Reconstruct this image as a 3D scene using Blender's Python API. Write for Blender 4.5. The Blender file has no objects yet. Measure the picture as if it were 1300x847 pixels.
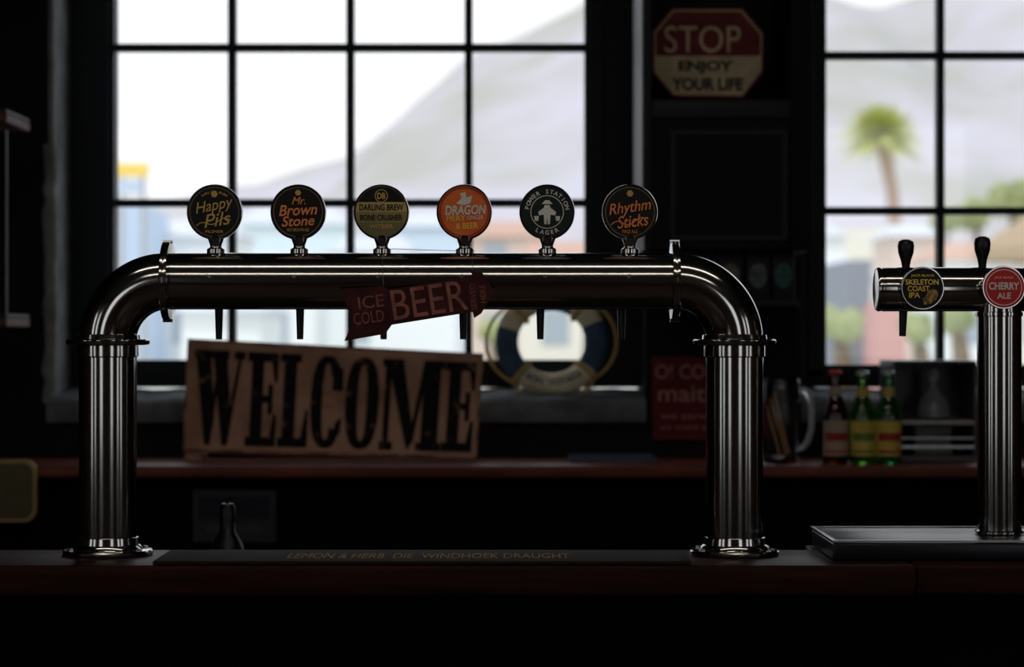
import bpy, bmesh, math, random
from mathutils import Vector, Matrix, noise
random.seed(4)
D=3.53; FPX=3069.4; CZ=1.42
def sc(y): return (y+D)/FPX
def X(px,y=0.0): return (px-650)*sc(y)
def Z(py,y=0.0): return CZ-(py-423.5)*sc(y)
def at(px,py,y=0.0): return Vector((X(px,y),y,Z(py,y)))

# ---------------------------------------------------------------- materials
MC={}
def mat(name,c=(0,0,0),rough=0.5,metal=0.0,var=0.12,scale=20,trans=0.0,c2=None,stretch=None,bump=0.0,thr=None,ior=1.45,spec=0.5):
    if name in MC: return MC[name]
    m=bpy.data.materials.new(name); m.use_nodes=True
    nt=m.node_tree; b=nt.nodes['Principled BSDF']
    tc=nt.nodes.new('ShaderNodeTexCoord'); mp=nt.nodes.new('ShaderNodeMapping')
    nt.links.new(tc.outputs['Object'],mp.inputs['Vector'])
    if stretch: mp.inputs['Scale'].default_value=stretch
    n=nt.nodes.new('ShaderNodeTexNoise'); n.inputs['Scale'].default_value=scale; n.inputs['Detail'].default_value=5
    nt.links.new(mp.outputs[0],n.inputs['Vector'])
    r=nt.nodes.new('ShaderNodeValToRGB')
    a=c2 if c2 else tuple(x*(1-var) for x in c)
    bb=c if c2 else tuple(min(1,x*(1+var)) for x in c)
    lo,hi=(0.3,0.7) if thr is None else thr
    r.color_ramp.elements[0].position=lo; r.color_ramp.elements[1].position=hi
    r.color_ramp.elements[0].color=(*a,1); r.color_ramp.elements[1].color=(*bb,1)
    nt.links.new(n.outputs['Fac'],r.inputs['Fac'])
    nt.links.new(r.outputs['Color'],b.inputs['Base Color'])
    b.inputs['Roughness'].default_value=rough; b.inputs['Metallic'].default_value=metal
    b.inputs['Transmission Weight'].default_value=trans; b.inputs['IOR'].default_value=ior
    b.inputs['Specular IOR Level'].default_value=spec
    if bump>0:
        bp=nt.nodes.new('ShaderNodeBump'); bp.inputs['Strength'].default_value=bump; bp.inputs['Distance'].default_value=0.01
        nt.links.new(n.outputs['Fac'],bp.inputs['Height']); nt.links.new(bp.outputs[0],b.inputs['Normal'])
    MC[name]=m; return m
chrome=mat('chrome',(0.47,0.455,0.44),0.12,1.0,0.05,8)
steel=mat('brushed_steel',(0.40,0.41,0.43),0.28,1.0,0.1,60,stretch=(1,20,20))
dksteel=mat('tray_steel',(0.035,0.037,0.042),0.34,1.0,0.15,40,stretch=(1,20,20))
blackplastic=mat('black_plastic',(0.006,0.006,0.007),0.3)
wallpaint=mat('dark_navy_wall',(0.006,0.008,0.012),0.7,bump=0.3,scale=9,spec=.2)
plaster=mat('plaster_reveal',(0.25,0.265,0.275),0.75,bump=0.7,scale=12,var=0.35,spec=.3)
sillm=mat('sill_plaster',(0.13,0.14,0.15),0.75,bump=0.8,scale=14,var=0.4,spec=.3)
framep=mat('window_paint',(0.005,0.010,0.017),0.5,spec=.3)
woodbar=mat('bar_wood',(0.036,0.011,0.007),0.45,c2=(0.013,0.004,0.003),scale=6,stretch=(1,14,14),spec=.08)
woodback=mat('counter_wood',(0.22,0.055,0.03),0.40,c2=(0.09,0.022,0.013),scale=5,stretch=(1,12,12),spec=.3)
darkpanel=mat('dark_panel',(0.0015,0.0015,0.002),0.7,spec=.05)
cabm=mat('cabinet_paint',(0.0050,0.0065,0.0095),0.55,spec=.15)
floorm=mat('floor_boards',(0.06,0.035,0.022),0.5,c2=(0.03,0.017,0.01),scale=4,stretch=(1,10,1),spec=.3)
panelwood=mat('panelling_wood',(0.075,0.040,0.020),0.55,c2=(0.04,0.021,0.011),scale=4,stretch=(8,8,1),spec=.3)
ceilm=mat('ceiling_paint',(0.04,0.04,0.038),0.8)

# ---------------------------------------------------------------- mesh helpers
def newobj(name,me,parent=None,mats=()):
    o=bpy.data.objects.new(name,me); bpy.context.scene.collection.objects.link(o)
    for m in mats: me.materials.append(m)
    if parent is not None:
        o.parent=parent; o.matrix_parent_inverse=parent.matrix_basis.inverted()
    return o
def group(name,loc=(0,0,0)):
    e=bpy.data.objects.new(name,None); e.location=loc; e.empty_display_size=0.05
    bpy.context.scene.collection.objects.link(e); return e
def frombm(name,bm,parent,mats,smooth=None):
    bmesh.ops.recalc_face_normals(bm,faces=bm.faces)
    me=bpy.data.meshes.new(name); bm.to_mesh(me); bm.free()
    if smooth is not None:
        for p in me.polygons: p.use_smooth=True
        me.set_sharp_from_angle(angle=math.radians(smooth))
    return newobj(name,me,parent,mats)
def addbox(bm,x0,x1,y0,y1,z0,z1,mi=0):
    vs=[bm.verts.new((x,y,z)) for x in (x0,x1) for y in (y0,y1) for z in (z0,z1)]
    for f in ((0,1,3,2),(4,6,7,5),(0,4,5,1),(2,3,7,6),(0,2,6,4),(1,5,7,3)):
        fc=bm.faces.new([vs[i] for i in f]); fc.material_index=mi
def box(name,x0,x1,y0,y1,z0,z1,m,parent=None,bevel=0.0):
    bm=bmesh.new(); addbox(bm,x0,x1,y0,y1,z0,z1)
    if bevel>0: bmesh.ops.bevel(bm,geom=bm.edges[:],offset=bevel,segments=3,affect='EDGES',profile=0.5)
    return frombm(name,bm,parent,[m],30 if bevel>0 else None)
def boxes(name,lst,m,parent=None):
    bm=bmesh.new()
    for b in lst: addbox(bm,*b)
    return frombm(name,bm,parent,[m])
def frame_of(axis):
    a=Vector(axis).normalized(); t=Vector((0,0,1)) if abs(a.z)<0.9 else Vector((1,0,0))
    u=a.cross(t).normalized(); v=a.cross(u).normalized(); return a,u,v
def lathe(name,prof,origin,axis,m,parent=None,seg=48,smooth=35,cap=True,sx=1,sy=1):
    a,u,v=frame_of(axis); o=Vector(origin); bm=bmesh.new(); rings=[]
    for r,h in prof:
        rings.append([bm.verts.new(o+a*h+u*(math.cos(2*math.pi*i/seg)*r*sx)+v*(math.sin(2*math.pi*i/seg)*r*sy)) for i in range(seg)])
    for k in range(len(rings)-1):
        for i in range(seg):
            j=(i+1)%seg; bm.faces.new((rings[k][i],rings[k][j],rings[k+1][j],rings[k+1][i]))
    if cap:
        bm.faces.new(rings[0][::-1]); bm.faces.new(rings[-1])
    return frombm(name,bm,parent,[m],smooth)
def cyl(name,p0,p1,r,m,parent=None,r1=None,seg=32):
    p0=Vector(p0);p1=Vector(p1);L=(p1-p0).length
    return lathe(name,[(r,0),(r if r1 is None else r1,L)],p0,p1-p0,m,parent,seg)
def sweep(name,pts,r,m,parent=None,seg=16,closed=False):
    pts=[Vector(p) for p in pts]; n=len(pts); bm=bmesh.new(); rings=[]
    if not hasattr(r,'__len__'): r=[r]*n
    prev=None
    for i,p in enumerate(pts):
        if closed: t=(pts[(i+1)%n]-pts[i-1]).normalized()
        else: t=(pts[min(i+1,n-1)]-pts[max(i-1,0)]).normalized()
        if prev is None: a,u,v=frame_of(t)
        else:
            u=(prev-t*prev.dot(t)).normalized(); v=t.cross(u)
        prev=u
        rings.append([bm.verts.new(p+u*math.cos(2*math.pi*k/seg)*r[i]+v*math.sin(2*math.pi*k/seg)*r[i]) for k in range(seg)])
    for i in range(n if closed else n-1):
        A=rings[i];B=rings[(i+1)%n]
        for k in range(seg):
            j=(k+1)%seg; bm.faces.new((A[k],A[j],B[j],B[k]))
    if not closed: bm.faces.new(rings[0][::-1]); bm.faces.new(rings[-1])
    return frombm(name,bm,parent,[m],50)
def poly(name,pts,y,m,parent=None,th=0.0):
    bm=bmesh.new(); vs=[bm.verts.new((x,y,z)) for x,z in pts]; f=bm.faces.new(vs)
    if th>0:
        r=bmesh.ops.extrude_face_region(bm,geom=[f])
        bmesh.ops.translate(bm,verts=[g for g in r['geom'] if isinstance(g,bmesh.types.BMVert)],vec=(0,th,0))
    return frombm(name,bm,parent,[m])
def annulus(name,cx,cz_,r0,r1,y,m,parent,n=64):
    bm=bmesh.new()
    for k in range(n):
        a=2*math.pi*k/n;b_=2*math.pi*(k+1)/n
        bm.faces.new([bm.verts.new((cx+q*math.cos(t),y,cz_+q*math.sin(t))) for q,t in ((r0,a),(r0,b_),(r1,b_),(r1,a))])
    return frombm(name,bm,parent,[m])
def textmesh(body,shear=0,bold=0.0):
    c=bpy.data.curves.new('t','FONT'); c.body=body; c.shear=shear; c.offset=bold; c.resolution_u=4
    c.align_x='CENTER'
    o=bpy.data.objects.new('t',c); bpy.context.scene.collection.objects.link(o)
    bpy.context.view_layer.update(); dg=bpy.context.evaluated_depsgraph_get()
    me=bpy.data.meshes.new_from_object(o.evaluated_get(dg)); bpy.data.objects.remove(o); bpy.data.curves.remove(c)
    return me
def text(name,body,cx,cz,w,h,y,m,parent=None,rot=0.0,shear=0,bold=0.0,mapf=None):
    me=textmesh(body,shear,bold)
    xs=[v.co.x for v in me.vertices]; ys=[v.co.y for v in me.vertices]
    x0,x1,y0,y1=min(xs),max(xs),min(ys),max(ys)
    if h is None: h=w*(y1-y0)/(x1-x0)
    c,s=math.cos(rot),math.sin(rot)
    for v in me.vertices:
        a=((v.co.x-x0)/(x1-x0)-0.5)*w; b=((v.co.y-y0)/(y1-y0)-0.5)*h
        if mapf: v.co=mapf(cx+a,cz+b)
        else: v.co=Vector((cx+a*c-b*s,y,cz+a*s+b*c))
    me.materials.clear()
    return newobj(name,me,parent,[m])
def arctext(name,body,cx,cz,R,size,y,m,parent,a0,a1,flip=False):
    bm=bmesh.new(); n=len(body)
    for i,ch in enumerate(body):
        if ch==' ': continue
        me=textmesh(ch,0,0.02); th=a0+(a1-a0)*(i/(n-1) if n>1 else .5)
        xs=[v.co.x for v in me.vertices]; mx=(min(xs)+max(xs))/2
        rot=th-math.pi/2 if not flip else th+math.pi/2
        c,s=math.cos(rot),math.sin(rot)
        for v in me.vertices:
            a=(v.co.x-mx)*size; b=(v.co.y-0.35)*size
            v.co=Vector((cx+R*math.cos(th)+a*c-b*s,y,cz+R*math.sin(th)+a*s+b*c))
        bm.from_mesh(me); bpy.data.meshes.remove(me)
    return frombm(name,bm,parent,[m])
def circ(cx,cz,r,n=40): return [(cx+r*math.cos(2*math.pi*i/n),cz+r*math.sin(2*math.pi*i/n)) for i in range(n)]
def band(cx,cz,r,a,b,n=16):
    pts=[];ta=math.asin(a);tb=math.asin(b)
    for i in range(n+1):
        t=ta+(tb-ta)*i/n; pts.append((cx+r*math.cos(t),cz+r*math.sin(t)))
    for i in range(n+1):
        t=tb+(ta-tb)*i/n; pts.append((cx-r*math.cos(t),cz+r*math.sin(t)))
    return pts

# ================================================================ ROOM SHELL
RX=4.2; YB=2.35; YBO=2.75; YF=-6.0; H=3.5
LX0,LX1=-1.127,0.325; RX0,RX1=0.70,2.16; WZ0,WZ1=1.22,3.0
boxes('wall_back',[(-RX,LX0,YB,YBO,0,H),(LX1,RX0,YB,YBO,0,H),(RX1,RX,YB,YBO,0,H),
    (LX0,LX1,YB,YBO,0,WZ0),(RX0,RX1,YB,YBO,0,WZ0),(LX0,LX1,YB,YBO,WZ1,H),(RX0,RX1,YB,YBO,WZ1,H)],wallpaint)
def sidewall(name,xa,xb,wins):
    L=[];y=YF-0.2
    for a,b,z0,z1 in wins:
        L+= [(xa,xb,y,a,0,H),(xa,xb,a,b,0,z0),(xa,xb,a,b,z1,H)]; y=b
    L.append((xa,xb,y,YBO,0,H)); return boxes(name,L,panelwood)
sidewall('wall_left',-RX-0.2,-RX,[(-4.8,-3.8,1.0,2.7),(-2.9,-2.2,1.0,2.7)])
sidewall('wall_right',RX,RX+0.2,[(-4.8,-3.8,1.0,2.7),(-2.9,-2.2,1.0,2.7)])
L=[];x=-RX
for a,b in ((-3.0,-1.8),(1.6,2.8)):
    L+=[(x,a,YF-0.2,YF,0,H),(a,b,YF-0.2,YF,0,1.0),(a,b,YF-0.2,YF,2.7,H)];x=b
L.append((x,RX,YF-0.2,YF,0,H)); boxes('wall_front',L,panelwood)
box('floor',-RX-0.2,RX+0.2,YF-0.2,YBO,-0.1,0,floorm)
box('ceiling',-RX-0.2,RX+0.2,YF-0.2,YBO,H,H+0.15,ceilm)
bm=bmesh.new()
addbox(bm,LX0,LX0+0.012,YB+0.0,2.57,WZ0,WZ1)
frombm('trim_1',bm,None,[plaster])
def bead(name,x,seed):
    random.seed(seed); pts=[];rr=[]
    for i in range(24):
        z=1.25+(1.88-1.25)*i/23; pts.append((x+0.004*random.uniform(-1,1),YB+0.012,z)); rr.append(0.016+0.004*random.random())
    return sweep(name,pts,rr,plaster,None,12)
bead('trim_2',LX0,3)
def sill(name,x0,x1):
    prof=[(2.315,1.205),(2.308,1.225),(2.312,1.245),(2.325,1.258),(2.35,1.264),(2.57,1.282),(2.57,1.205)]
    bm=bmesh.new();N=40;rows=[]
    for i in range(N+1):
        x=x0+(x1-x0)*i/N; w=0.002*math.sin(i*1.7)+0.002*math.sin(i*0.6+1)
        rows.append([bm.verts.new((x,y+(w if k<5 else 0),z+(w if 0<k<6 else 0))) for k,(y,z) in enumerate(prof)])
    for i in range(N):
        for k in range(len(prof)):
            j=(k+1)%len(prof); bm.faces.new((rows[i][k],rows[i][j],rows[i+1][j],rows[i+1][k]))
    bm.faces.new(rows[0]);bm.faces.new(rows[-1][::-1])
    return frombm(name,bm,None,[sillm],50)
sill('trim_3',LX0+0.001,LX1-0.001); sill('trim_4',RX0+0.001,RX1-0.001)

# windows
glassm=bpy.data.materials.new('window_glass'); glassm.use_nodes=True
nt=glassm.node_tree; nt.nodes.clear()
o_=nt.nodes.new('ShaderNodeOutputMaterial');mx=nt.nodes.new('ShaderNodeMixShader');tr=nt.nodes.new('ShaderNodeBsdfTransparent');gl=nt.nodes.new('ShaderNodeBsdfGlossy')
ns=nt.nodes.new('ShaderNodeTexNoise');ns.inputs['Scale'].default_value=3;rp=nt.nodes.new('ShaderNodeMapRange');rp.inputs[3].default_value=0.02;rp.inputs[4].default_value=0.05
nt.links.new(ns.outputs['Fac'],rp.inputs[0]);nt.links.new(rp.outputs[0],mx.inputs[0])
gl.inputs['Roughness'].default_value=0.02
nt.links.new(tr.outputs[0],mx.inputs[1]);nt.links.new(gl.outputs[0],mx.inputs[2]);nt.links.new(mx.outputs[0],o_.inputs[0])
def window(name,ox0,ox1,gx,gz):
    W=group(name,((ox0+ox1)/2,2.6,1.28)); y0,y1=2.572,2.64; bz=1.284
    bm=bmesh.new()
    addbox(bm,ox0+.001,gx[0],y0,y1,bz,WZ1-.001); addbox(bm,gx[-1],ox1-.001,y0,y1,bz,WZ1-.001)
    addbox(bm,gx[0],gx[-1],y0,y1,bz,gz[0]); addbox(bm,gx[0],gx[-1],y0,y1,gz[-1],WZ1-.001)
    addbox(bm,gx[0]-.045,gx[0]-.012,y0-.018,y0,gz[0]-.03,gz[-1]+.03); addbox(bm,gx[-1]+.012,gx[-1]+.045,y0-.018,y0,gz[0]-.03,gz[-1]+.03)
    addbox(bm,gx[0]-.045,gx[-1]+.045,y0-.018,y0,gz[0]-.04,gz[0]-.012)
    frombm('frame',bm,W,[framep])
    bm=bmesh.new(); t=0.0098
    for x in gx[1:-1]:
        addbox(bm,x-t,x+t,2.585,2.62,gz[0],gz[-1]); addbox(bm,x-t*.45,x+t*.45,2.575,2.585,gz[0],gz[-1])
    for z in gz[1:-1]:
        addbox(bm,gx[0],gx[-1],2.587,2.618,z-t,z+t); addbox(bm,gx[0],gx[-1],2.577,2.587,z-t*.45,z+t*.45)
    frombm('muntins',bm,W,[framep])
    boxes('glass',[(gx[0],gx[-1],2.604,2.606,gz[0],gz[-1])],glassm,W)
window('window_1',LX0,LX1,[X(p,2.6) for p in (147,295,445,595,742)],[Z(p,2.6) for p in (457,258,61,-136,-320)])
window('window_2',RX0,RX1,[X(p,2.6) for p in (1047,1193,1340,1487,1634)],[Z(p,2.6) for p in (463,268,71,-126,-315)])

# ================================================================ BACK COUNTER
BC=1.122
g=group('back_counter',(0,2.1,0))
box('counter_top',-3.5,3.5,1.90,2.349,BC-0.026,BC,woodback,g,0.004)
box('counter_body',-3.5,3.5,1.96,2.349,0.002,BC-0.027,darkpanel,g)
for i in range(9):
    xx=-2.4+i*0.6
    box('door_panel_%d'%i,xx+.02,xx+.58,1.945,1.96,0.15,BC-0.08,darkpanel,g,0.003)
    cyl('knob_%d'%i,(xx+.53,1.945,0.75),(xx+.53,1.925,0.75),0.011,steel,g)

# ================================================================ MAIN BAR
ZT=Z(704.5)
g=group('bar_counter',(0,-0.05,0))
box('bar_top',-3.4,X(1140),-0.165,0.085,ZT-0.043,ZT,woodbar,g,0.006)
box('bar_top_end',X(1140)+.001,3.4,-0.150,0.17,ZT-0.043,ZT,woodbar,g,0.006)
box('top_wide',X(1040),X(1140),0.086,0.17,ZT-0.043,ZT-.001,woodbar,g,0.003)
box('bar_front',-3.4,3.4,-0.12,0.06,0.002,ZT-0.044,darkpanel,g)
box('foot_moulding',-3.4,3.4,-0.14,-0.121,0.02,0.16,darkpanel,g,0.004)
for i in range(10):
    box('front_panel_%d'%i,-3.3+i*.66,-3.3+i*.66+.58,-0.131,-0.121,0.25,0.90,darkpanel,g,0.004)
g=group('bar_runner_mat',(-0.1,-0.07,ZT))
matm=mat('rubber_mat',(0.022,0.018,0.016),0.8,scale=200,bump=0.2,spec=.1)
box('mat_body',X(214),X(868),-0.158,0.012,ZT+.0005,ZT+0.006,matm,g,0.002)
yel=mat('mat_print',(0.32,0.18,0.045),0.8,spec=.1,var=.6,scale=120)
box('mat_band',X(222),X(860),-0.152,-0.149,ZT+.006,ZT+0.0063,mat('mat_rim',(0.12,0.07,0.04),.8,spec=.1),g)
text('mat_print_text','LEMON & HERB  DIE  WINDHOEK DRAUGHT',0,0,0.40,0.075,0,yel,g,bold=0.0,mapf=lambda a,b:Vector((-0.118+a,-0.085+b,ZT+0.0066)))

# ================================================================ MAIN TAP TOWER
PR=0.0415
g=group('beer_tap_tower',(X(533),0,ZT))
cz=Z(357); xl,xr=X(137),X(932.5); er=X(213)-X(137)
def arcpts(cx,czz,r,a0,a1,n=20): return [(cx+r*math.cos(a0+(a1-a0)*i/n),0,czz+r*math.sin(a0+(a1-a0)*i/n)) for i in range(n+1)]
zf=cz-er
sweep('elbow_left',arcpts(xl+er,zf,er,math.pi,math.pi/2,28),PR,chrome,g,64)
sweep('elbow_right',arcpts(xr-er,zf,er,0,math.pi/2,28),PR,chrome,g,64)
lathe('crossbar',[(PR,0),(PR,xr-xl-2*er)],(xl+er,0,cz),(1,0,0),chrome,g,72,cap=False)
for nm,x in (('left',xl),('right',xr)):
    lathe('leg_'+nm,[(PR+.0005,0.02),(PR+.0005,zf-ZT)],(x,0,ZT),(0,0,1),chrome,g,72)
    lathe('base_flange_'+nm,[(0.0645,0.0005),(0.0655,0.002),(0.0655,0.006),(0.064,0.008),(0.051,0.0085),(0.050,0.012),(0.046,0.016),(0.0445,0.026),(PR,0.027)],(x,0,ZT),(0,0,1),chrome,g,72)
    lathe('top_flange_'+nm,[(PR,-0.006),(0.052,-0.006),(0.0595,-0.005),(0.0605,-0.003),(0.0605,0.001),(0.059,0.0025),(0.0475,0.003),(0.0465,0.009),(PR,0.010)],(x,0,zf),(0,0,1),chrome,g,72)
    lathe('leg_sleeve_'+nm,[(PR,-0.024),(PR+.003,-0.022),(PR+.003,-0.007),(PR,-0.006)],(x,0,zf),(0,0,1),chrome,g,72)
    for k in range(6):
        a=math.pi/6+k*math.pi/3
        lathe('base_bolt_%s_%d'%(nm,k),[(0.005,0),(0.005,0.002),(0.003,0.0032)],(x+0.0575*math.cos(a),0.0575*math.sin(a),ZT+0.008),(0,0,1),steel,g,6)
for nm,x in (('left',xl+er),('right',xr-er)):
    lathe('clamp_'+nm,[(PR,-0.0065),(0.046,-0.0065),(0.0575,-0.0055),(0.0585,-0.0045),(0.0585,-0.0012),(0.055,-0.0008),(0.055,0.0008),(0.0585,0.0012),(0.0585,0.0045),(0.0575,0.0055),(0.046,0.0065),(PR,0.0065)],(x,0,cz),(1,0,0),chrome,g,72)
    cyl('clamp_bolt_'+nm,(x-0.007,0,cz+0.0575),(x+0.007,0,cz+0.0575),0.0030,steel,g,seg=6)
    cyl('clamp_bolt_low_'+nm,(x-0.007,0,cz-0.0575),(x+0.007,0,cz-0.0575),0.0030,steel,g,seg=6)
tapx=[274,380,485,590,695,800]
black=mat('badge_black',(0.007,0.007,0.007),0.45,spec=.3); gold=mat('badge_gold',(0.66,0.42,0.09),0.5); orange=mat('badge_orange',(0.88,0.27,0.06),0.5)
ored=mat('badge_red_orange',(0.72,0.07,0.015),0.45,c2=(0.88,0.22,0.03),scale=30); white=mat('badge_white',(0.78,0.75,0.68),0.5)
olive=mat('badge_olive',(0.30,0.24,0.08),0.5); yellow=mat('badge_yellow',(0.88,0.62,0.09),0.5); dkgreen=mat('badge_dark_green',(0.010,0.022,0.018),0.45,spec=.3); dred=mat('badge_red',(0.62,0.016,0.012),0.45)
for i,px in enumerate(tapx):
    x=X(px); n='tap%d_'%(i+1)
    lathe(n+'stem',[(0.013,0),(0.013,0.006),(0.0085,0.009),(0.0085,0.012),(0.012,0.022),(0.009,0.026)],(x,0,cz+PR-.001),(0,0,1),chrome,g,32)
    lathe(n+'rivet',[(0.003,0),(0.002,0.0015)],(x-0.004,-PR+.0005,cz+0.006),(0,-1,0),steel,g,16)
    cyl(n+'faucet_body',(x,PR-.002,cz),(x,0.115,cz),0.012,chrome,g)
    lathe(n+'faucet_nut',[(0.018,0),(0.018,0.01)],(x,PR,cz),(0,1,0),chrome,g,6)
    xs=X([278,381,487,588,686,789][i],0.1)
    sweep(n+'spout',[(x,0.100,cz),(x*.5+xs*.5,0.102,cz-0.012),(xs,0.1,cz-0.03),(xs,0.1,Z(431,0.1))],[0.010,0.009,0.0065,0.0048],mat('spout_dark',(0.03,0.03,0.032),0.25,0.8),g,16)
    cyl(n+'lever_post',(x,0.1,cz),(x,0.1,cz+0.03),0.006,chrome,g)
BR=0.0405
def badge(parent,nm,cx,cz_,y,face,r=BR,rim=chrome):
    s=r/0.0405
    lathe(nm+'_cup',[(r*.35,0.013*s),(r*.93,0.010*s),(r,0.005*s),(r,-0.002*s),(r*.975,-0.0045*s),(r*.94,-0.0045*s),(r*.925,-0.003*s),(r*.9,-0.003*s)],(cx,y,cz_),(0,1,0),rim,parent,64)
    poly(nm+'_face',circ(cx,cz_,r*.925,64),y-0.0033*s,face,parent)
    return y-0.0040*s
faces=[black,black,olive,ored,dkgreen,black]
for i,px in enumerate(tapx):
    cx=X(px-(1 if i<2 else 0.5)); c=Z(269.5,0); n='badge%d'%(i+1)
    yf=badge(g,n,cx,c,-0.004,faces[i]); y2=yf-0.0007; r=BR*.91
    if i in (0,1,5): annulus(n+'_ring',cx,c,r*.955,r*.985,yf,mat('badge_dim_gold',(0.22,0.15,0.05),.5),g)
    if i==0:
        text(n+'_t1','Happy',cx,c+.008,.056,.021,y2,gold,g,rot=.20,shear=.35,bold=.0)
        text(n+'_t2','Pils',cx+.004,c-.011,.040,.019,y2,gold,g,rot=.16,shear=.35,bold=.0)
        text(n+'_t3','PILSNER',cx,c-.0285,.026,.004,y2,gold,g)
        arctext(n+'_t0','DARLING BREW',cx,c,r*.80,.0045,y2,gold,g,math.radians(125),math.radians(55))
        lathe(n+'_logo',[(0.005,0),(0.005,.0003)],(cx,yf,c+.026),(0,-1,0),gold,g,6)
        sweep(n+'_swash',[(cx-.026+.0045*k,y2,c-.020+.003*math.sin(k*.9)+.0009*k) for k in range(12)],.0007,gold,g,6)
    if i==1:
        text(n+'_t0','Mr.',cx+.001,c+.0165,.020,.011,y2,orange,g,shear=.3,bold=.01)
        text(n+'_t1','Brown',cx,c+.003,.056,.016,y2,orange,g,rot=.05,shear=.25,bold=.015)
        text(n+'_t2','Stone',cx,c-.013,.048,.015,y2,orange,g,rot=.05,shear=.25,bold=.015)
        text(n+'_t3','NUT BROWN ALE',cx,c-.026,.032,.0045,y2,gold,g)
        lathe(n+'_logo',[(0.0045,0),(0.0045,.0003)],(cx,yf,c+.028),(0,-1,0),gold,g,6)
    if i==2:
        poly(n+'_top',band(cx,c,r,0.40,0.995),yf,black,g)
        poly(n+'_band',band(cx,c,r,0.0,0.38),yf,mat('badge_pale_gold',(0.58,0.42,0.14),.5),g)
        poly(n+'_low',band(cx,c,r,-0.995,-0.42),yf,mat('olive2',(0.18,0.15,0.06),.5),g)
        annulus(n+'_dbring',cx,c+.0235,.0085,.0095,y2,gold,g,32)
        text(n+'_t0','DB',cx,c+.0235,.012,.009,y2,gold,g,bold=.03)
        text(n+'_t1','DARLING BREW',cx,c+.0068,.064,.0095,y2,black,g,bold=.025)
        text(n+'_t2','BONE CRUSHER',cx,c-.008,.062,.0085,y2,black,g,bold=.02)
        text(n+'_t3','WITBIER',cx,c-.021,.034,.006,y2,gold,g)
    if i==3:
        annulus(n+'_ring',cx,c,r*.93,r*.99,yf,mat('badge_deep_red',(.4,.03,.01),.5),g)
        poly(n+'_bird',[(cx-.012,c+.012),(cx-.004,c+.020),(cx-.006,c+.027),(cx+.002,c+.029),(cx+.003,c+.021),(cx+.012,c+.024),(cx+.009,c+.013),(cx,c+.010)],yf,white,g)
        text(n+'_t1','DRAGON',cx+.002,c+.003,.060,.014,y2,white,g,rot=.03,shear=.15,bold=.03)
        text(n+'_t2','FIERY',cx-.012,c-.009,.028,.008,y2,yellow,g,rot=.03,bold=.02)
        text(n+'_t3','GINGER',cx+.016,c-.008,.024,.006,y2,white,g,rot=.03)
        text(n+'_t4','& BEER',cx+.004,c-.020,.032,.009,y2,yellow,g,rot=.03,bold=.01)
    if i==4:
        annulus(n+'_ring',cx,c,r*.63,r*.66,yf,white,g)
        arctext(n+'_t1','POWER STATION',cx,c,r*.81,.0085,y2,white,g,math.radians(168),math.radians(12))
        arctext(n+'_t2','LAGER',cx,c,r*.81,.0085,y2,white,g,math.radians(242),math.radians(298),True)
        poly(n+'_figure',[(cx-.004,c-.018),(cx-.005,c-.004),(cx-.012,c-.005),(cx-.013,c+.000),(cx-.005,c+.006),(cx-.0035,c+.010),(cx+.0035,c+.010),(cx+.005,c+.006),(cx+.013,c+.000),(cx+.012,c-.005),(cx+.005,c-.004),(cx+.004,c-.018),(cx+.001,c-.018),(cx,c-.008),(cx-.001,c-.018)],y2,white,g)
        poly(n+'_hat',[(cx-.008,c+.0115),(cx+.008,c+.0115),(cx+.003,c+.017),(cx-.003,c+.017)],y2,white,g)
        for sx_ in (-1,1): poly(n+'_pail%d'%sx_,[(cx+sx_*.012,c-.006),(cx+sx_*.019,c-.006),(cx+sx_*.018,c-.013),(cx+sx_*.013,c-.013)],y2,white,g)
    if i==5:
        text(n+'_t1','Rhythm',cx,c+.005,.062,.021,y2,orange,g,rot=.14,shear=.3,bold=.005)
        text(n+'_t2','Sticks',cx+.004,c-.013,.046,.018,y2,orange,g,rot=.12,shear=.3,bold=.005)
        text(n+'_t3','PALE ALE',cx,c-.0285,.022,.005,y2,orange,g)
        lathe(n+'_logo',[(0.005,0),(0.005,.0003)],(cx,yf,c+.027),(0,-1,0),gold,g,6)
        sweep(n+'_swash',[(cx-.028+.0045*k,y2,c-.019+.004*math.sin(k*.8)+.0007*k) for k in range(12)],.0008,orange,g,6)

# ================================================================ ARROW SIGN
g=group('ice_cold_beer_arrow_sign',at(530,388,-0.05))
ys=-0.052
maroon=mat('arrow_maroon',(0.055,0.014,0.014),0.6,var=.4,scale=40,spec=.15); pink=mat('arrow_pink',(0.27,0.095,0.08),0.6,var=.3,scale=60,spec=.15)
beerm=mat('beer_letters',(0.31,0.115,0.09),.6,var=.45,scale=50,spec=.15)
def pq(l,y): return [(X(a,y),Z(b,y)) for a,b in l]
poly('arrow_tail',pq([(430,367),(487,363),(497,374),(497,413),(489,424),(437,433),(447,411),(441,389)],ys),ys,maroon,g,0.004)
poly('arrow_body',pq([(490,368),(600,351),(597,343),(612,346),(628,369),(611,398),(602,404),(600,396),(494,413)],ys-.004),ys-.004,maroon,g,0.0035)
text('t_ice','ICE',X(471,ys),Z(383,ys),X(487)-X(455),.018,ys-.001,pink,g,rot=.13,bold=0)
text('t_cold','COLD',X(468,ys),Z(403,ys),.044,.017,ys-.001,pink,g,rot=.13,bold=0)
text('t_beer','BEER',X(545,ys),Z(381,ys),.108,.043,ys-.005,beerm,g,rot=.15,bold=.0)
text('t_served','SERVED',X(601,ys),Z(377,ys),.038,.008,ys-.005,pink,g,rot=math.pi/2+.1)
text('t_here','HERE',X(613,ys),Z(373,ys),.026,.008,ys-.005,pink,g,rot=math.pi/2+.1)
str_m=mat('string',(0.12,0.12,0.12),.6)
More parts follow.
